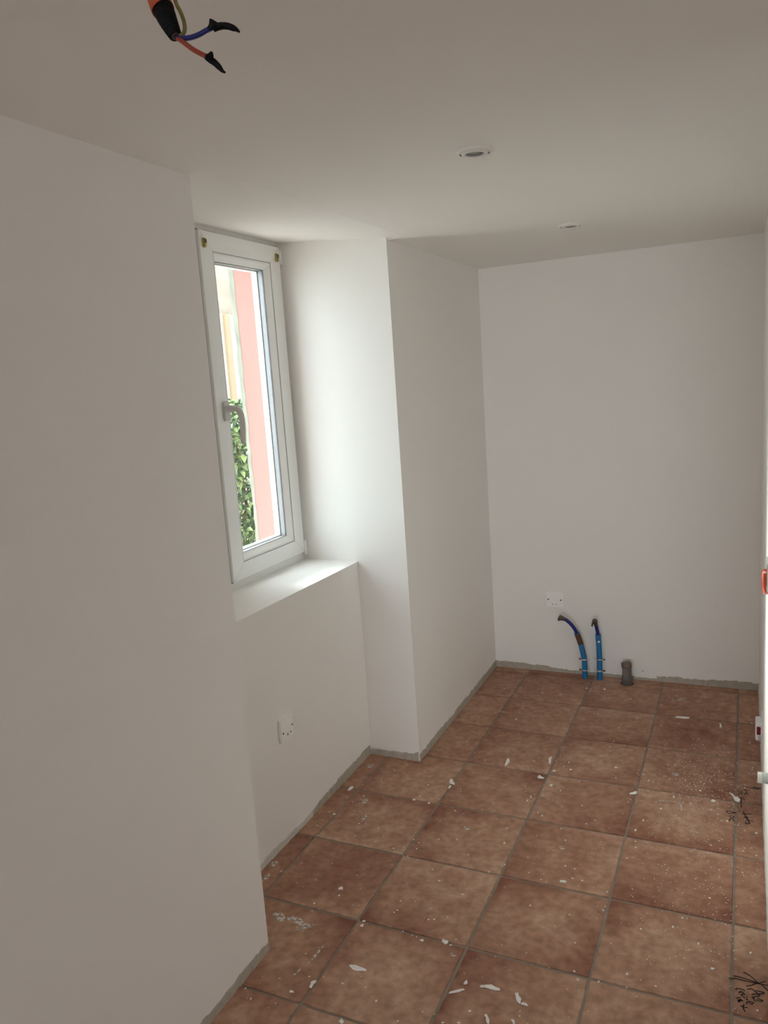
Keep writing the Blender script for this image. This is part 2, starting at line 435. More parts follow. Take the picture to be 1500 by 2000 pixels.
for c, (x0, x1) in COL.items():
    for j in range(-4, 7):
        y0, y1 = j, j + 1
        cx, cy = (x0 + x1) / 2, (y0 + y1) / 2
        ax0, ax1, ay0, ay1 = x0 + J, x1 - J, y0 + J, y1 - J
        if c >= 6 and j > -2: continue
        if j > -2: ax1 = min(ax1, XR - 0.004)
        ay1 = min(ay1, YF - 0.004)
        ax0 = max(ax0, XREC + 0.004)
        if j >= 3 or j < -1:
            ax0 = max(ax0, XL + 0.004)
        if j == -1 and c == 5: continue
        if ay1 - ay0 < 0.05 or ax1 - ax0 < 0.03: continue
        key = tuple(round(k, 3) for k in (ax0 - cx, ax1 - cx, ay0 - cy, ay1 - cy))
        if key not in mesh_cache:
            bm = bmesh.new(); bmesh.ops.create_cube(bm, size=1.0)
            for q in bm.verts:
                q.co = Vector((((key[0] + key[1]) / 2 + q.co.x * (key[1] - key[0])) * T, ((key[2] + key[3]) / 2 + q.co.y * (key[3] - key[2])) * T, -0.005 + q.co.z * 0.010))
            top = [e for e in bm.edges if all(q.co.z > -0.001 for q in e.verts)]
            bmesh.ops.bevel(bm, geom=top, offset=0.0016, segments=2, affect='EDGES')
            me = bpy.data.meshes.new('tile'); bm.to_mesh(me); bm.free(); me.materials.append(TILE)
            mesh_cache[key] = me
        o = bpy.data.objects.new('tile', mesh_cache[key]); C.objects.link(o)
        o.parent = floor
        o.location = (cx * T, cy * T, random.uniform(-0.0005, 0.0005))
        o.rotation_euler = (random.uniform(-.0012, .0012), random.uniform(-.0012, .0012), 0)
        if (c, j) == (4, 2) or (c, j) == (5, 2): pass
        bn = BURN.get((c, j)) or [random.uniform(.15, .9) for _ in range(5)]
        for nm, val in zip(('burn_far_a', 'burn_far_b', 'burn_near_b', 'burn_near_a', 'burn_mid'), bn): o[nm] = float(val)

# ------------------------------------------------------------------ bare mortar bands where the skirting is missing
def band(name, p0, p1, nrm, h0, h1, parent, material=MORTAR, z0=-0.004, step=0.035, proud=0.006, seed=1):
    rng = random.Random(seed)
    p0, p1, nrm = Vector((*p0, 0)), Vector((*p1, 0)), Vector((*nrm, 0))
    n = max(4, int((p1 - p0).length / step))
    b = MB(); hs = []
    w = rng.random() * 6
    for i in range(n + 1):
        w += rng.uniform(-.5, .6)
        t = i / n
        hs.append(h0 + (h1 - h0) * t + 0.022 * math.sin(w) + rng.uniform(-.008, .008))
    back, front = -0.01, proud
    vs_ = []
    for i in range(n + 1):
        p = p0.lerp(p1, i / n); h = max(0.02, hs[i])
        bulge = front + rng.uniform(-.002, .004)
        vs_ += [p + nrm * back + Vector((0, 0, z0)), p + nrm * (bulge + 0.004) + Vector((0, 0, z0)), p + nrm * bulge + Vector((0, 0, h * 0.9)), p + nrm * back + Vector((0, 0, h))]
    fs = []
    for i in range(n):
        for k in range(4):
            fs.append((i * 4 + k, i * 4 + (k + 1) % 4, (i + 1) * 4 + (k + 1) % 4, (i + 1) * 4 + k))
    fs += [(0, 1, 2, 3), (n * 4 + 3, n * 4 + 2, n * 4 + 1, n * 4)]
    b.add(vs_, fs)
    return b.build(name, material, parent)
band('mortar_band', (XL, YF), (-1.1, YF), (0, -1), 0.085, 0.06, wall_far, seed=3)
band('mortar_band', (-1.1, YF), (XR, YF), (0, -1), 0.08, 0.11, wall_far, seed=9)
band('mortar_band', (XL, YP + 0.01), (XL, YF), (1, 0), 0.075, 0.09, wall_left, seed=4)
band('mortar_band', (XREC, YP + 0.012), (XL - 0.01, YP), (0, -1), 0.07, 0.115, wall_left, seed=5)
band('mortar_band', (XREC, 1.35), (XREC, YP), (1, 0), 0.075, 0.11, wall_left, seed=6)
band('mortar_band', (XREC, YN), (XREC, 1.35), (1, 0), 0.05, 0.06, wall_left, material=FILLER, seed=7, proud=0.014)
band('mortar_band', (XL, -3.4), (XL, YN), (1, 0), 0.10, 0.095, wall_left, seed=8)
band('mortar_band', (XR, -0.95), (XR, YF), (-1, 0), 0.03, 0.05, wall_right, material=FILLER, seed=10, proud=0.004)

# small drilled holes in the far wall
for px, py, r_ in ((1255, 1311, .009), (1382, 1336, .010)):
    q = on_y(px, py, YF - 0.01)
    cut([wall_far] + [b_ for b_ in wall_far.children if b_.name.startswith('mortar_band')], MB().tube([(q[0], YF + 0.12, q[2]), (q[0], YF - 0.06, q[2])], r_, 12, smooth=False))
    MB().tube([(q[0], YF + 0.11, q[2]), (q[0], YF + 0.004, q[2])], r_ * .97, 12, caps=False).build('drilled_hole', MORTAR, wall_far)

# ------------------------------------------------------------------ window
win = bpy.data.objects.new('window_1', None); C.objects.link(win); win.location = Vector((-5.05, 2.15, 2.5)) * T; win['kind'] = 'structure'
FY0, FY1, FZ0, FZ1 = 1.29, 2.968, 2.492, 6.312
def rect_frame(b, xa, xb, o, i):
    (y0, y1, z0, z1), (p0, p1, q0, q1) = o, i
    # four mitred bars
    O = [(y0, z0), (y1, z0), (y1, z1), (y0, z1)]; I = [(p0, q0), (p1, q0), (p1, q1), (p0, q1)]
    for k in range(4):
        l = (k + 1) % 4
        quad = [O[k], O[l], I[l], I[k]]
        vs_ = [(xa, *p) for p in quad] + [(xb, *p) for p in quad]
        b.add(vs_, [(0, 1, 2, 3), (7, 6, 5, 4)] + [(n, n + 4, (n + 1) % 4 + 4, (n + 1) % 4) for n in range(4)])
    return b
fixed = rect_frame(MB(), -5.21, -5.025, (FY0, FY1, FZ0, FZ1), (1.44, 2.86, 2.64, 6.24)).build('window_frame', PVC, win)
# sash: four separate rails
SO, SI = (1.388, 2.915, 2.595, 6.298), (1.60, 2.705, 2.78, 6.102)
def bar(O, I, k, xa, xb, chamfer=0.008):
    (y0, y1, z0, z1), (p0, p1, q0, q1) = O, I
    A = [(y0, z0), (y1, z0), (y1, z1), (y0, z1)]; B = [(p0, q0), (p1, q0), (p1, q1), (p0, q1)]
    l = (k + 1) % 4
    quad = [Vector(A[k]), Vector(A[l]), Vector(B[l]), Vector(B[k])]
    cen = sum(quad, Vector((0, 0))) / 4
    def inset(d):
        return [q + Vector((math.copysign(d, cen.x - q.x), math.copysign(d, cen.y - q.y))) * (1 if True else 0) for q in quad]
    vs_ = [(xa, *q) for q in quad] + [(xb, *q) for q in quad]
    return MB().add(vs_, [(0, 1, 2, 3), (7, 6, 5, 4)] + [(n, n + 4, (n + 1) % 4 + 4, (n + 1) % 4) for n in range(4)])
sash = None
g = 0.0012
for k in range(4):
    o_ = bar(SO, SI, k, -5.16, -4.985).build('sash_rail', PVC, win)
    md = o_.modifiers.new('bevel', 'BEVEL'); md.width = 0.0022; md.segments = 3; md.limit_method = 'ANGLE'
# dark shadow joint between sash and fixed frame
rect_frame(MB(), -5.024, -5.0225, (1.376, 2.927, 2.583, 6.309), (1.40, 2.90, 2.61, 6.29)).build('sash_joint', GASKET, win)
# sloped glazing bead
def bead(k):
    A = [(SI[0], SI[2]), (SI[1], SI[2]), (SI[1], SI[3]), (SI[0], SI[3])]
    d = 0.085
    Bq = [(SI[0] + d, SI[2] + d), (SI[1] - d, SI[2] + d), (SI[1] - d, SI[3] - d), (SI[0] + d, SI[3] - d)]
    l = (k + 1) % 4
    vs_ = [(-4.992, *A[k]), (-4.992, *A[l]), (-5.000, *[a + (b - a) * .35 for a, b in zip(A[l], Bq[l])]), (-5.000, *[a + (b - a) * .35 for a, b in zip(A[k], Bq[k])]),
           (-5.045, *Bq[l]), (-5.045, *Bq[k]), (-5.09, *A[k]), (-5.09, *A[l]), (-5.09, *Bq[l]), (-5.09, *Bq[k])]
    return MB().add(vs_, [(0, 1, 2, 3), (3, 2, 4, 5), (5, 4, 8, 9), (9, 8, 7, 6), (6, 7, 1, 0), (0, 3, 5, 9, 6), (1, 7, 8, 4, 2)])
for k in range(4): bead(k).build('glazing_bead', PVC, win)
rect_frame(MB(), -4.9935, -4.9905, SI, (SI[0] + .008, SI[1] - .008, SI[2] + .008, SI[3] - .008)).build('bead_joint', SPACER, win)  # grey strip drawn in for the shaded groove along the bead
rect_frame(MB(), -5.062, -5.0455, (1.675, 2.632, 2.853, 6.029), (1.692, 2.615, 2.87, 6.012)).build('gasket', GASKET, win)
rect_frame(MB(), -5.118, -5.062, (1.675, 2.632, 2.853, 6.029), (1.69, 2.617, 2.868, 6.014)).build('spacer_bar', SPACER, win)
MB().box(-5.066, -5.058, 1.66, 2.645, 2.84, 6.04).build('pane', GLASS, win)
MB().box(-5.126, -5.118, 1.66, 2.645, 2.84, 6.04).build('pane', GLASS, win)
rect_frame(MB(), -5.20, -5.127, (1.60, 2.705, 2.78, 6.102), (1.70, 2.605, 2.88, 6.002)).build('outer_sash_lip', PVC, win)
rect_frame(MB(), -5.33, -5.205, (1.25, 3.0, 2.45, 6.33), (1.33, 2.825, 2.57, 6.23)).build('outer_trim', PVC, win)
# handle
hd = MB().box(-4.985, -4.962, 1.487, 1.605, 4.345, 4.555, bev=0.010).build('handle_plate', HANDLE, win)
pts = [(-4.975, 1.546, 4.475), (-4.90, 1.546, 4.475), (-4.845, 1.548, 4.47), (-4.815, 1.552, 4.445), (-4.80, 1.556, 4.40), (-4.795, 1.558, 4.33), (-4.795, 1.558, 4.25), (-4.80, 1.556, 4.17), (-4.81, 1.552, 4.10)]
MB().tube(pts, [.040, .036, .034, .034, .033, .032, .031, .029, .024], 14).build('handle_lever', HANDLE, hd)
# brass keeps at the upper corners and a dark screw hole
for gy, gz in ((1.449, 6.17), (2.832, 6.168)):
    kb = MB().box(-4.986, -4.955, gy - .022, gy + .022, gz - .045, gz + .045, bev=0.006).build('brass_keep', BRASS, win)
    MB().box(-4.957, -4.945, gy - .012, gy + .012, gz - .005, gz + .032, bev=0.003).build('keep_pin', GASKET, kb)
MB().box(-4.99, -4.975, 2.925, 2.945, 2.61, 2.65, bev=0.003).build('hinge_screw', SCREW, win)
MB().box(-5.0, -4.972, 2.915, 2.962, 2.56, 2.75, bev=0.008).build('hinge_cover', PVC, win)
MB().box(-5.0, -4.972, 2.905, 2.955, 6.10, 6.27, bev=0.008).build('hinge_cover', PVC, win)

# ------------------------------------------------------------------ outside
we = MB()
we.box(XOUT, -5.20, 2.94, 9.0, -1.0, 9.0)       # salmon reveal and house front beyond the window
we.box(XOUT, -5.20, -26.0, 0.95, -1.0, 9.0)
we.box(XOUT, -5.20, 0.95, 2.94, 6.42, 9.0)
we.box(XOUT, -5.20, 0.95, 2.94, -1.0, 2.46)
wall_exterior = struct(we.build('wall_exterior', PINK))
ar = MB(); rng = random.Random(3)
zs = [2.3 + k * 0.12 for k in range(37)]
vs_ = []
for z in zs:
    w_ = 0.02 + rng.uniform(0, .022) + max(0, (z - 4.2) * 0.014)
    vs_ += [(XOUT + 0.012 + rng.uniform(0, .015), 2.936, z), (XOUT - w_, 2.936 + rng.uniform(-.006, .006), z), (XOUT - w_, 3.05, z), (XOUT + 0.012, 3.05, z)]
fs = [(i * 4 + k, i * 4 + (k + 1) % 4, (i + 1) * 4 + (k + 1) % 4, (i + 1) * 4 + k) for i in range(len(zs) - 1) for k in range(4)]
ar.add(vs_, fs + [(0, 1, 2, 3)]); ar.build('rough_arris', ARRIS, wall_exterior)
ground = struct(MB().box(-40, 12, -50, 40, -1.4, -1.0).build('ground_outside', GROUND))
hs = empty('neighbour_house', (-18, 20.5, -1.0), 'neighbouring house with mottled render and a tan doorway, seen through the window', 'house')
MB().box(-26, -12, 20.2, 24, -1.0, 12).build('house_wall', ROUGH, hs)
MB().box(-18.04, -17.66, 20.0, 20.21, -1.0, 7.55).build('tan_panel', TANW, hs)
MB().box(-18.60, -18.04, 19.9, 20.22, -1.0, 7.6).build('cream_pilaster', CREAM, hs)
MB().box(-17.66, -16.4, 19.9, 20.22, -1.0, 7.5).build('cream_pilaster', CREAM, hs)
sh = empty('leafy_shrub', (-12, 12, -1.0), 'bright green leafy shrub outside, behind the window glass', 'shrub')
rng = random.Random(11)
lf = MB()
for _ in range(9500):
    a = rng.uniform(0, 2 * math.pi); t = rng.random()
    zc = -0.9 + 5.2 * t
    rr = (1.75 if t < .75 else 1.75 * math.sqrt(max(0.03, 1 - ((t - .75) / .25) ** 2))) * rng.uniform(.45, 1.02)
    p = Vector((-12 + 1.0 * rr * math.cos(a), 12 + rr * math.sin(a), zc + rng.uniform(-.1, .12)))
    d = Vector((math.cos(a), math.sin(a), rng.uniform(-.7, .7))).normalized()
    d = (d + Vector((rng.uniform(-.8, .8), rng.uniform(-.8, .8), rng.uniform(-.3, .3)))).normalized()
    sd = d.cross(Vector((rng.uniform(-.5, .5), rng.uniform(-.5, .5), 1))).normalized()
    up = sd.cross(d)
    L_ = rng.uniform(.18, .40); W_ = L_ * rng.uniform(.16, .25)
    lf.add([p, p + d * L_ * .4 + sd * W_ + up * .02, p + d * L_ - up * .05, p + d * L_ * .4 - sd * W_ + up * .02, p + d * L_ * .45 - up * .015], [(0, 1, 4), (1, 2, 4), (2, 3, 4), (3, 0, 4)])
fo = lf.build('foliage', LEAF, sh); fo['kind'] = 'stuff'
for k in range(5):
    a = k * 1.256
    MB().tube([(-12 + .1 * math.cos(a), 12 + .1 * math.sin(a), -1.0), (-12 + .4 * math.cos(a), 12 + .4 * math.sin(a), 1.2), (-12 + .8 * math.cos(a), 12 + .8 * math.sin(a), 3.2)], [.07, .05, .02], 8).build('stem', BARK, sh)

# ------------------------------------------------------------------ recessed ceiling lamps
def downlight(x, y, label):
    e = empty('recessed_downlight', (x, y, ZC), label, 'ceiling lamp', 'recessed ceiling lamps')
    MB().lathe([(.128, 0.004), (.128, -.010), (.122, -.018), (.104, -.020), (.100, -.014), (.100, 0.004)], (x, y, ZC), seg=64).build('outer_ring', LAMP_W, e)
    tl = MB().lathe([(.099, -.002), (.099, -.016), (.092, -.024), (.070, -.026), (.066, -.020), (.064, -.004)], (x, y, ZC), seg=64).build('tilting_ring', LAMP_W, e)
    ln = MB().lathe([(.064, -.006), (.050, -.010), (.030, -.013), (.0005, -.0135)], (x, y, ZC), seg=48).build('bulb_lens', LENS, e)
    MB().lathe([(.0665, -.014), (.064, -.021), (.0595, -.016), (.0595, -.006)], (x, y, ZC), seg=48).build('spring_clip', SPACER, e)
    for a in (0.35, 0.35 + math.pi):
        px, py = x + .097 * math.cos(a), y + .097 * math.sin(a)
        MB().tube([(px, py, ZC - .012), (px, py, ZC - .026)], .006, 8).build('pivot', GASKET, tl)
    return e
downlight(-1.668, 0.155, 'unlit white recessed downlight in the ceiling level with the near end of the window niche')
downlight(-1.684, 3.575, 'unlit white recessed downlight in the ceiling nearer the far wall with the blue pipes')

# ------------------------------------------------------------------ wall outlets with cable plates
def outlet(origin, right, nrm, w, h, label, holes):
    o_, r_, n_ = Vector(origin), Vector(right), Vector(nrm)
    up = Vector((0, 0, 1))
    e = empty('cable_outlet', origin, label, 'wall outlet', 'cable outlets low on the walls')
    def blk(a0, a1, c0, c1, d0, d1, bev):
        b = MB().box(a0, a1, d0, d1, c0, c1, bev=bev)
        b.v = [tuple(o_ + r_ * x + n_ * y + up * z) for x, y, z in b.v]
        return b
    pl_ = blk(-w / 2, w / 2, -h / 2, h / 2, -.002, .028, .007).build('plate', PLATE, e)
    for x, z, rr, kind in holes:
        c = o_ + r_ * (x * w) + up * (z * h)
        if kind == 'screw': MB().tube([c + n_ * .020, c + n_ * .0305], rr, 12).build(kind, SCREW, e)
        else:
            cut([pl_], MB().tube([c + n_ * .003, c + n_ * .05], rr, 12, smooth=False))
            MB().tube([c + n_ * .0035, c + n_ * .026], rr * .97, 12, caps=False).build(kind, GASKET, e)  # dark liner colours in the shade of a deeper hole
    blk(-w * .16, w * .16, -h * .5, -h * .40, .0, .031, .004).build('cord_entry', PLATE, e)
    return e
HO = [(-.40, .0, .011, 'screw'), (.37, -.02, .011, 'screw'), (-.13, -.30, .010, 'cord_hole'), (.10, -.30, .010, 'cord_hole')]
outlet((-2.573, YF, 1.177), (1, 0, 0), (0, -1, 0), .25, .24, 'square white outlet plate on the far wall above the blue pipes', HO)
outlet((XREC, 0.985, 1.20), (0, 1, 0), (1, 0, 0), .25, .245, 'square white outlet plate on the wall below the window sill',
       [(-.32, -.12, .010, 'screw'), (.40, -.03, .010, 'screw'), (.02, -.30, .012, 'cord_hole'), (.26, -.29, .010, 'cord_hole')])

# ------------------------------------------------------------------ blue water pipes
def smooth(pts, n=6):
    P = [Vector(p) for p in pts]; out = []
    for i in range(len(P) - 1):
        p0, p1, p2, p3 = P[max(i - 1, 0)], P[i], P[i + 1], P[min(i + 2, len(P) - 1)]
        for k in range(n):
            t = k / n
            out.append(0.5 * ((2 * p1) + (p2 - p0) * t + (2 * p0 - 5 * p1 + 4 * p2 - p3) * t * t + (3 * p1 - p0 - 3 * p2 + p3) * t ** 3))
    return out + [P[-1]]
YP0 = 6.02
def pipe(label, sheath_px, inner_px, clips, tape=None, drop=False, spot=None):
    base = on_y(*sheath_px[0], YP0)
    e = empty('water_pipe', (base[0], YP0, 0), label, 'pipe', 'blue water pipes at the far wall')
    sp_ = [on_y(x, y, YP0) for x, y in sheath_px]
    sp_[0] = np.array([sp_[0][0], YP0, 0.0])
    path = smooth(sp_)
    so = MB(); so.tube(path, .041, 18, caps=True); so = so.build('sheath', BLUE_L, e)
    ip = [on_y(x, y, YP0 - .01 - .02 * i) for i, (x, y) in enumerate(inner_px)]
    ip = smooth(ip)
    MB().tube(ip, .027, 14).build('inner_pipe', BLUE_D, e)
    d = (ip[-1] - ip[-2]).normalized(); q = ip[-1]
    cap = MB(); cap.tube([q - d * .03, q + d * .005, q + d * .012, q + d * .05, q + d * .06], [.031, .031, .038, .038, .03], 14)
    cap = cap.build('end_fitting', FITTING, e)
    if drop:
        MB().tube([q + d * .02, q + d * .02 + Vector((-.035, -.01, -.015)), q + d * .02 + Vector((-.045, -.01, -.065))], [.02, .016, .014], 10).build('valve_lug', FITTING, cap)
    else:
        MB().tube([q + d * .045, q + d * .055 + Vector((-.01, -.01, -.05))], [.026, .020], 10).build('valve_lug', FITTING, cap)
    if tape:
        i0, i1 = tape; MB().tube(path[i0:i1], .0425, 18, caps=False).build('tape_wrap', TAPE, e)
    if spot:
        c = path[spot]; MB().tube([c + Vector((.01, -.036, .0)), c + Vector((.012, -.0445, .002))], [.018, .006], 8).build('paint_spot', CHIP, so)
    for cx, cy in clips:
        c = Vector(on_y(cx, cy, YP0))
        b = MB(); b.lathe([(.0415, -.011), (.048, -.011), (.048, .011), (.0415, .011)], (c.x, YP0, c.z), seg=28, close=True)
        b = b.build('pipe_clip', CHROME, e)
        for s_ in (-1, 1):
            MB().tube([(c.x + s_ * .044, YP0, c.z), (c.x + s_ * .082, YP0, c.z)], .010, 10).build('clip_screw', SCREW if s_ * (1 if drop else -1) > 0 else CHROME, b)
        MB().tube([(c.x, YP0 + .046, c.z), (c.x, YF + .005, c.z)], .016, 10).build('clip_stud', CHROME, b)
    return e
pipe('curved blue water pipe with brown tape, bent towards the outlet plate', [(1142.8, 1326), (1142.2, 1308), (1141, 1286), (1134.5, 1258), (1126, 1235)],
     [(1127, 1238), (1124, 1231), (1116, 1220), (1106, 1211), (1099, 1208)], [(1141.2, 1287.5), (1142.2, 1308.5)], tape=(18, 24))
pipe('straighter blue water pipe between the curved pipe and the grey drain pipe', [(1171.5, 1328), (1171.3, 1308), (1171, 1286), (1169.6, 1260), (1168, 1238)],
     [(1168.2, 1241), (1167, 1234), (1164.6, 1223), (1162.9, 1217)], [(1171, 1287.5), (1171.3, 1309.5)], drop=True, spot=20)

# grey drain stub
dx, dy = -1.50, 5.975
dr = empty('drain_pipe', (dx, dy, 0), 'short grey capped drain pipe standing in a dark floor hole by the far wall', 'pipe')
cut([t_ for t_ in floor.children if t_.name.split('.')[0] == 'tile' and abs(t_.location.x / T + 1.5) < .1 and t_.location.y / T > 5.2],
    MB().tube([(dx, dy, -.2), (dx, dy, .1)], .098, 32, smooth=False))
MB().lathe([(.096, -.26), (.096, -.012)], (dx, dy, 0), seg=32).build('floor_hole', MORTAR, dr)
MB().lathe([(.066, -.265), (.066, .27), (.060, .275), (.0005, .275)], (dx, dy, 0), seg=32).build('pipe_body', DRAIN, dr)
MB().lathe([(.0665, .115), (.076, .112), (.078, .08), (.078, -.05), (.066, -.052)], (dx, dy, 0), seg=32).build('collar', DRAIN, dr)
cp = MB().lathe([(.066, .25), (.073, .25), (.075, .262), (.073, .31), (.068, .318), (.03, .322), (.0005, .322)], (dx, dy, 0), seg=32)
cp.v = [(x - (z - .25) * .12, y, z + (x - dx) * .08) for x, y, z in cp.v]
cp.build('cap', DRAIN_CAP, dr)
MB().box(dx + .070, dx + .094, dy - .01, dy + .01, .085, .12, bev=.003).build('collar_lug', DRAIN, dr)

# ------------------------------------------------------------------ fittings on the right-hand wall
# orange flush box
ob = empty('flush_box', (XR, 1.95, 2.55), 'open orange flush-mounting box in the right wall at worktop height', 'electrical box')
zc = 2.76
oy = 2.0
rim = MB()
rect = [(oy - .14, oy + .14, zc - .125, zc + .125), (oy - .115, oy + .115, zc - .10, zc + .10)]
b = MB(); rect_frame(b, XR + .01, XR - .022, rect[0], rect[1]); b.build('box_rim', STUB, ob)
MB().box(XR - .001, XR + .004, oy - .115, oy + .115, zc - .10, zc + .10).build('box_back', STUB, ob)
MB().tube(smooth([(XR - .004, oy + .02, zc + .0), (XR - .028, oy + .04, zc - .0), (XR - .030, oy + .02, zc - .06), (XR - .026, oy, zc - .13), (XR - .020, oy - .02, zc - .17)]), .034, 14).build('conduit_end', ORANGE_BOX, ob)
# white socket mechanism low on the wall, seen edge-on
sy, sz = 3.72, .54
so_ = empty('bare_socket', (XR, sy, sz), 'white socket mechanism without cover low on the right wall, red inside', 'socket')
MB().box(XR - .012, XR + .004, sy - .15, sy + .15, sz - .16, sz + .16, bev=.004).build('mounting_frame', PLATE, so_)
MB().box(XR - .072, XR - .010, sy - .10, sy + .10, sz - .105, sz + .10, bev=.008).build('socket_body', PLATE, so_)
MB().box(XR - .060, XR - .020, sy - .1035, sy - .098, sz - .035, sz + .06, bev=.004).build('red_terminal', RED, so_)
MB().box(XR - .045, XR - .012, sy - .112, sy - .096, sz - .10, sz - .04, bev=.005).build('claw', CHROME, so_)
MB().tube([(XR - .03, sy - .10, sz - .10), (XR - .02, sy - .10, sz - .14)], .008, 8).build('claw_screw', CHROME, so_)
# grey stub pipe
py_, pz_ = 1.2, 1.245
st = empty('pipe_stub', (XR, py_, pz_), 'grey-green plaster-spattered pipe stub sticking out of the right wall', 'pipe')
MB().tube([(XR + .02, py_, pz_), (XR - .082, py_, pz_)], .043, 24).build('stub_body', STUB, st)
MB().tube([(XR - .055, py_, pz_), (XR - .088, py_, pz_)], .0445, 24).build('plaster_collar', FILLER, st)

# ------------------------------------------------------------------ hanging cable
ca = empty('hanging_cable', (-1.685, -3.23, ZC), 'orange conduit with loose taped wires hanging from the ceiling', 'cable')
cp_ = [Vector((-1.685, -3.23, ZC + .02)), Vector(at_depth(268, -170, 2.40)), Vector(at_depth(288, -80, 2.16)), Vector(at_depth(311, 0, 2.02)), Vector(at_depth(318.5, 19, 2.00))]
MB().tube(smooth(cp_, 8), .0295, 18).build('conduit', ORANGE, ca)
bp_ = smooth([Vector(at_depth(318, 17, 2.00)), Vector(at_depth(327, 38, 1.985)), Vector(at_depth(336, 57, 1.975)), Vector(at_depth(343, 71, 1.97))], 10)
n = len(bp_)
MB().tube(bp_, [(.0262 - .0115 * (i / (n - 1)) ** 1.2) * (1.06 if i % 3 else .95) for i in range(n)], 18).build('black_sleeve', BLACK_PL, ca)
MB().tube([bp_[-2], bp_[-1] + (bp_[-1] - bp_[-2]) * .8], [.013, .009], 12).build('cut_end', FITTING, ca)
D0 = 1.97
def wire(name, px, r, m_, parent=ca):
    return MB().tube(smooth([at_depth(x, y, d) for x, y, d in px], 6), r, 10).build(name, m_, parent)
wire('green_yellow_wire', [(300, -170, 2.36), (322, -80, 2.14), (342, 0, 2.01), (352, 22, 1.99), (360, 45, 1.99), (360, 62, 1.97), (352, 71, 1.96)], .0050, WIRE_G)
bw = wire('blue_wire', [(345, 74, 1.97), (358, 75, 1.96), (374, 73, 1.95), (390, 67, 1.94), (404, 59, 1.93), (420, 52, 1.92)], .0062, WIRE_B)
rw_ = wire('red_wire', [(346, 74, 1.97), (360, 84, 1.95), (376, 96, 1.93), (392, 105, 1.92), (406, 112, 1.91), (414, 118, 1.905)], .0058, WIRE_R)
def taped(poly, d, tail, tr, parent):
    b = MB()
    pts_ = [Vector(at_depth(x, y, d)) for x, y in poly]
    cen = sum(pts_, Vector()) / len(pts_)
    vdir = Vector(ray(*poly[0])).normalized() * .016
    k = len(pts_)
    v_ = [p - vdir for p in pts_] + [p + vdir for p in pts_] + [cen - vdir * 1.6, cen + vdir * 1.6]
    f_ = [(i, (i + 1) % k, 2 * k) for i in range(k)] + [((i + 1) % k + k, i + k, 2 * k + 1) for i in range(k)] + [(i, i + k, (i + 1) % k + k, (i + 1) % k) for i in range(k)]
    b.add(v_, f_); b.build('tape_flag', BLACK_TP, parent)
    MB().tube(smooth([at_depth(x, y, d) for x, y in tail], 5), tr, 10).build('taped_tip', BLACK_TP, parent)
taped([(409, 36), (414, 37), (424, 43), (432, 49), (428, 55), (420, 58), (408, 58), (404, 54), (408, 47)], 1.925, [(416, 55), (430, 51), (444, 51), (456, 55), (463, 58.5), (468, 63)],
      [.0085, .0095, .0090, .0090, .0085, .0085, .0085, .0080, .0080, .0080, .0078, .0078, .0075, .0075, .0072, .0070, .0065, .006, .0055, .005, .0045, .004, .0035, .003, .0025, .002], bw)
taped([(401, 106), (407, 104), (411, 100), (415, 101), (417, 107), (417, 115), (412, 119), (405, 114)], 1.907, [(403, 111), (412, 117), (420, 123), (428, 131), (434, 138), (440, 142)],
      [.0075, .0075, .008, .008, .0085, .0085, .0085, .0080, .0080, .0080, .0078, .0078, .0075, .0075, .0072, .0070, .0065, .006, .0055, .005, .0045, .004, .0035, .003, .0025, .002], rw_)

# ------------------------------------------------------------------ marker writing on the tiles
def ribbon(b, pts_px, w, z=0.0028):
    P = [Vector(on_z(x, y)) for x, y in pts_px]
    P = smooth(P, 4) if len(P) > 2 else P
    L_, Rr = [], []
    for i, p in enumerate(P):
        d = (P[min(i + 1, len(P) - 1)] - P[max(i - 1, 0)]); d.z = 0
        if d.length < 1e-6: d = Vector((1, 0, 0))
        d.normalize(); s_ = Vector((-d.y, d.x, 0)) * w
        L_.append((p.x + s_.x, p.y + s_.y, z)); Rr.append((p.x - s_.x, p.y - s_.y, z))
    k = len(P)
    b.add(L_ + Rr, [(i, i + 1, k + i + 1, k + i) for i in range(k - 1)])
def writing(strokes, ox, oy_, sc, w):
    b = MB()
    for s_ in strokes: ribbon(b, [(ox + x / sc, oy_ + y / sc) for x, y in s_], w)
    return b.build('marker_writing', INK, floor)
A = [[(775, 625), (1000, 655), (1175, 675)], [(1010, 650), (1050, 632), (1085, 650), (1180, 662)], [(1010, 655), (1050, 685), (1130, 685)],
     [(840, 690), (862, 750)], [(800, 688), (860, 712), (915, 712)], [(820, 805), (858, 748), (905, 805)], [(835, 790), (880, 770)],
     [(668, 728), (730, 728), (768, 745), (745, 768), (705, 762)], [(690, 805), (705, 778), (745, 772), (772, 805)]]
B_ = [[(758, 880), (752, 980), (757, 1090)], [(722, 884), (758, 866), (795, 872), (818, 912)]]
Cc = [[(430, 1160), (465, 1210), (540, 1212), (645, 1195)], [(430, 1158), (540, 1175), (645, 1200)], [(490, 1272), (560, 1268), (592, 1295), (545, 1312), (505, 1290)], [(490, 1372), (515, 1330), (560, 1325), (600, 1378)]]
Dd = [[(785, 1170), (830, 1240), (890, 1330), (945, 1450)], [(750, 1232), (860, 1225), (980, 1215)], [(812, 1305), (835, 1285), (895, 1300), (850, 1318)], [(850, 1360), (940, 1365), (1022, 1385)], [(855, 1395), (850, 1420), (875, 1440), (912, 1412)]]
for g_ in (A, B_, Cc, Dd): writing(g_, 1380, 1480, 11.111, .0055)
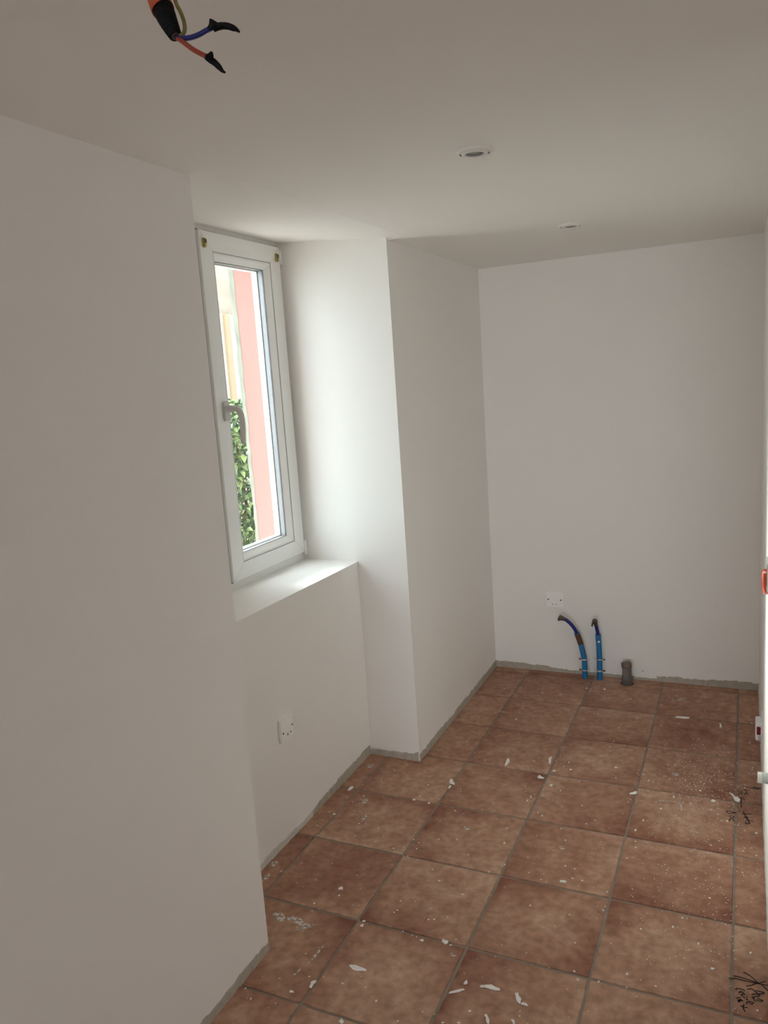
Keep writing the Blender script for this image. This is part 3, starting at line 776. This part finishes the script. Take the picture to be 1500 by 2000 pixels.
E_ = [[(345, 615), (500, 622), (850, 690), (1230, 780), (1500, 830)], [(490, 545), (700, 590), (1000, 680), (1200, 760)], [(775, 460), (850, 470), (1020, 580), (1210, 760)],
      [(860, 850), (1000, 830), (1130, 780), (1260, 755), (1440, 705)], [(1330, 810), (1400, 890), (1500, 980)]]
F_ = [[(820, 992), (760, 950), (600, 915), (562, 945), (585, 968)], [(650, 1045), (690, 1010), (740, 1015), (760, 1050), (805, 1060)], [(700, 1050), (650, 1030)], [(715, 1125), (740, 1092), (790, 1095), (835, 1112)], [(720, 1130), (770, 1140)],
      [(765, 1178), (800, 1172), (835, 1205)], [(868, 1165), (905, 1160)], [(868, 1215), (895, 1235), (858, 1255)], [(870, 1370), (885, 1325), (950, 1300), (1040, 1320), (1072, 1352), (1010, 1370), (960, 1330)],
      [(560, 1200), (620, 1195), (690, 1180)], [(600, 1260), (680, 1255), (775, 1290)], [(700, 1225), (670, 1280), (635, 1325)], [(620, 1300), (740, 1250)],
      [(690, 1410), (790, 1470), (905, 1475)], [(805, 1380), (770, 1450), (790, 1530), (832, 1595)]]
G_ = [[(880, 930), (960, 935), (1035, 930), (1150, 1030), (1272, 1140)], [(1272, 1140), (1150, 1150), (1020, 1190)], [(1020, 1105), (1090, 1085), (1200, 1080), (1310, 1075), (1405, 1048)], [(1130, 985), (1260, 1000), (1400, 1050)],
      [(1075, 1170), (1085, 1240), (1140, 1312)], [(1180, 1190), (1260, 1235), (1348, 1275), (1250, 1290), (1150, 1240)]]
for g_ in (E_, F_, G_): writing(g_, 1400, 1870, 15.0, .0052)

# ------------------------------------------------------------------ paint smears, plaster flakes and specks
def smear(p0, p1, wpx, seed):
    rng = random.Random(seed)
    a, c = Vector(on_z(*p0)), Vector(on_z(*p1))
    d = (c - a); ln = d.length; d.normalize(); s_ = Vector((-d.y, d.x, 0))
    mid = (a + c) / 2
    w = (Vector(on_z(mid_px(p0, p1)[0] + wpx, mid_px(p0, p1)[1])) - Vector(on_z(*mid_px(p0, p1)))).length
    k = 18; vs_ = []
    for i in range(k):
        t = 2 * math.pi * i / k
        q = mid + d * (math.cos(t) * ln * .5 * rng.uniform(.8, 1.1)) + s_ * (math.sin(t) * w * .5 * rng.uniform(.6, 1.15))
        vs_.append((q.x, q.y, 0.0026))
    o_ = MB().add(vs_ + [(mid.x, mid.y, .0027)], [(i, (i + 1) % k, k) for i in range(k)]).build('paint_smear', SMEAR, floor, origin=(mid.x, mid.y, 0))
    return o_
def mid_px(a, c): return ((a[0] + c[0]) / 2, (a[1] + c[1]) / 2)
SM = [((1312, 1369), (1341, 1363), 8), ((1392, 1388), (1410, 1384), 6), ((973, 1389), (987, 1391), 7), ((1311, 1513), (1327, 1512), 12), ((702, 1572), (721, 1560), 14), ((704, 1604), (717, 1592), 9),
      ((526, 1694), (543, 1682), 14), ((511, 1722), (528, 1706), 12), ((535, 1782), (556, 1800), 22), ((560, 1790), (600, 1808), 20), ((576, 1815), (615, 1806), 16), ((1090, 1656), (1104, 1657), 9),
      ((715, 1500), (729, 1494), 12), ((597, 1885), (636, 1844), 7), ((556, 1921), (600, 1882), 4), ((1467, 1507), (1470, 1498), 7), ((1454, 1797), (1464, 1800), 7), ((880, 1862), (890, 1868), 8), ((838, 1773), (846, 1774), 6), ((905, 1616), (918, 1620), 12), ((1328, 1565), (1332, 1586), 5)]
for i, (a, c, w) in enumerate(SM): smear(a, c, w, i)
sb = MB(); ribbon(sb, [(1280, 1569), (1284, 1565), (1306, 1565), (1325, 1568), (1330, 1574), (1332, 1584)], .006)
sb.build('paint_smear', SMEAR, floor)

def flake(p0, p1, wpx, label, seed, group=None, th=.012, name='plaster_flake'):
    rng = random.Random(seed)
    a, c = Vector(on_z(*p0)), Vector(on_z(*p1))
    d = c - a; ln = d.length; d.normalize(); s_ = Vector((-d.y, d.x, 0)); mid = (a + c) / 2
    mp = mid_px(p0, p1)
    w = (Vector(on_z(mp[0] + wpx, mp[1])) - Vector(on_z(*mp))).length
    k = 13; lo, hi = [], []; bend = rng.uniform(-.45, .45)
    for i in range(k):
        t = 2 * math.pi * i / k
        ct, st_ = math.cos(t), math.sin(t)
        ex = lambda v_: math.copysign(abs(v_) ** .8, v_)
        q = d * (ex(ct) * ln * .5 * rng.uniform(.75, 1.05)) + s_ * (ex(st_) * w * .5 * rng.uniform(.35, 1.3) + bend * (ct * ct - .5) * w)
        lo.append((mid.x + q.x, mid.y + q.y, .0018)); hi.append((mid.x + q.x * .86, mid.y + q.y * .86, .0018 + th * rng.uniform(.7, 1.15)))
    b = MB().add(lo + hi + [(mid.x, mid.y, .0018 + th * 1.25)], [(i, (i + 1) % k, k + (i + 1) % k, k + i) for i in range(k)] + [(k + i, k + (i + 1) % k, 2 * k) for i in range(k)] + [tuple(range(k))[::-1]])
    o_ = b.build(name, CHIP, None, origin=(mid.x, mid.y, 0))
    return tag(o_, label, 'plaster flake' if name == 'plaster_flake' else 'plaster crumb', group)
FL = [((933, 1926), (980, 1934), 9, 'longest white plaster sliver, lying beside an L of two shorter slivers'),
      ((1009, 1938), (1015, 1963), 11, 'upright bar of white plaster meeting a short sliver at its foot'),
      ((1017, 1961), (1032, 1965), 6, 'short white sliver touching the foot of the upright plaster bar'),
      ((875, 1941), (909, 1933), 4, 'thin white sliver lying across a tile joint beside the longest sliver'),
      ((906, 1924), (913, 1916), 5, 'short slanted white sliver above the thin one by the tile joint'),
      ((863, 1838), (876, 1842), 9, 'chunky white plaster bit lying right on a tile joint'),
      ((681, 1886), (716, 1897), 11, 'ragged white plaster flake alone in the middle of a tile near the left wall corner'),
      ((606, 1932), (616, 1915), 9, 'curled white plaster flake beside a tile joint near the bare wall corner'),
      ((948, 1981), (956, 2003), 8, 'white plaster sliver with a ragged foot, below the longest sliver'),
      ((999, 1992), (1005, 2001), 5, 'tiny bent white sliver beside the sliver with the ragged foot'),
      ((1318, 1401), (1350, 1403), 7, 'straight white plaster strip on a joint close to the far wall'),
      ((1229, 1552), (1245, 1547), 8, 'bent white plaster flake standing on a tile crossing'),
      ((1438, 1556), (1441, 1567), 12, 'bright white plaster lump with a thin tail beside the marker writing'),
      ((1424, 1549), (1436, 1558), 4, 'thin white tail pointing away from the bright plaster lump'),
      ((1388, 1565), (1399, 1565.6), 6, 'small oval white plaster chip near the marker writing'),
      ((880, 1522), (886, 1534), 8, 'white plaster flake on a tile joint near the pier corner'),
      ((876, 1541), (881, 1534), 4, 'thin white splinter below the flake near the pier corner'),
      ((1073, 1493), (1077, 1477), 6, 'slim vertical white plaster flake beside a tile joint'),
      ((987, 1497), (994, 1480), 7, 'pale drip-shaped white plaster streak between two joints'),
      ((1051, 1515), (1061, 1522), 8, 'triangular white plaster flake in a dark tile corner'),
      ((679, 1545), (691, 1536), 7, 'elongated white plaster flake close to the wall below the sill'),
      ((661, 1736), (670, 1738), 8, 'rounded white plaster lump on a dark tile below the window'),
      ((1092, 1722), (1107, 1724), 6, 'crumbly white plaster bit in front of a pale joint'),
      ((1406, 1412), (1408, 1423), 5, 'tiny upright white flake near the bare socket'),
      ((663, 1998), (670, 1993), 10, 'blunt white plaster lump at a joint near the bare wall base')]
for i, (a, c, w, l) in enumerate(FL): flake(a, c, w, l, 100 + i)
CR = [(1203, 1500), (1316, 1557), (1368, 1545), (1059, 1594), (985, 1647), (1137, 1721), (1037, 1557), (1314, 1811), (1225, 1903), (1392, 1893), (1364, 1844), (1178, 1779), (1186, 1743), (1405, 1700), (1256, 1603), (1420, 1604),
      (824, 1837), (653, 1591), (707, 1808), (711, 1800), (570, 1938), (614, 1765), (1095, 1545), (1082, 1506), (1111, 1490), (1115, 1504), (1076, 1535), (809, 1563), (838, 1569), (1008, 1405), (1146, 1345), (1181, 1347), (1232, 1366), (1291, 1580), (1464, 1451), (1468, 1413), (1241, 1622), (1477, 1628), (1466, 1862)]
for i, (x, y) in enumerate(CR):
    rng = random.Random(500 + i); s_ = rng.uniform(2.2, 4.2) * (0.6 + (y - 1300) / 1100)
    a = rng.uniform(0, 3.1)
    flake((x - s_ * math.cos(a), y - s_ * .6 * math.sin(a)), (x + s_ * math.cos(a), y + s_ * .6 * math.sin(a)), s_ * 1.3, 'small crumb of white plaster scattered on the terracotta tiles', 600 + i, 'plaster crumbs on the floor', th=.008, name='plaster_crumb')
# uncountable specks
sp = MB(); rng = random.Random(21)
def speck(x, y, r, asp=1.0, ang=0.0):
    if not (XL + .05 < x < XR - .05 and -2.6 < y < YF - .1) and not (XREC + .05 < x < XL + .1 and YN < y < YP - .05): return
    k = 5; v_ = []
    for i in range(k):
        t = 2 * math.pi * i / k
        u_, w_ = math.cos(t) * r * asp * rng.uniform(.7, 1.2), math.sin(t) * r * rng.uniform(.7, 1.2)
        v_.append((x + u_ * math.cos(ang) - w_ * math.sin(ang), y + u_ * math.sin(ang) + w_ * math.cos(ang), .0022))
    sp.add(v_ + [(x, y, .0022 + r * .5)], [(i, (i + 1) % k, k) for i in range(k)])
for _ in range(900):
    speck(rng.uniform(-4.2, .25), rng.uniform(-2.4, 6.1), rng.choice((.0035, .004, .005, .006, .009)), rng.uniform(1, 1.6), rng.uniform(0, 3))
for _ in range(380):
    speck(rng.gauss(-.3, .28), rng.gauss(3.3, .65), rng.choice((.0035, .004, .005)), rng.uniform(1, 3.2), math.pi / 2 + .7 + rng.gauss(0, .3))
for _ in range(320):
    speck(rng.gauss(-.25, .3), rng.gauss(1.3, .8), rng.choice((.003, .0035, .0045)), rng.uniform(1, 2), rng.uniform(0, 3))
so = sp.build('paint_specks', CHIP); tag(so, 'fine white paint specks sprinkled over the terracotta tiles', 'paint specks', kind='stuff')
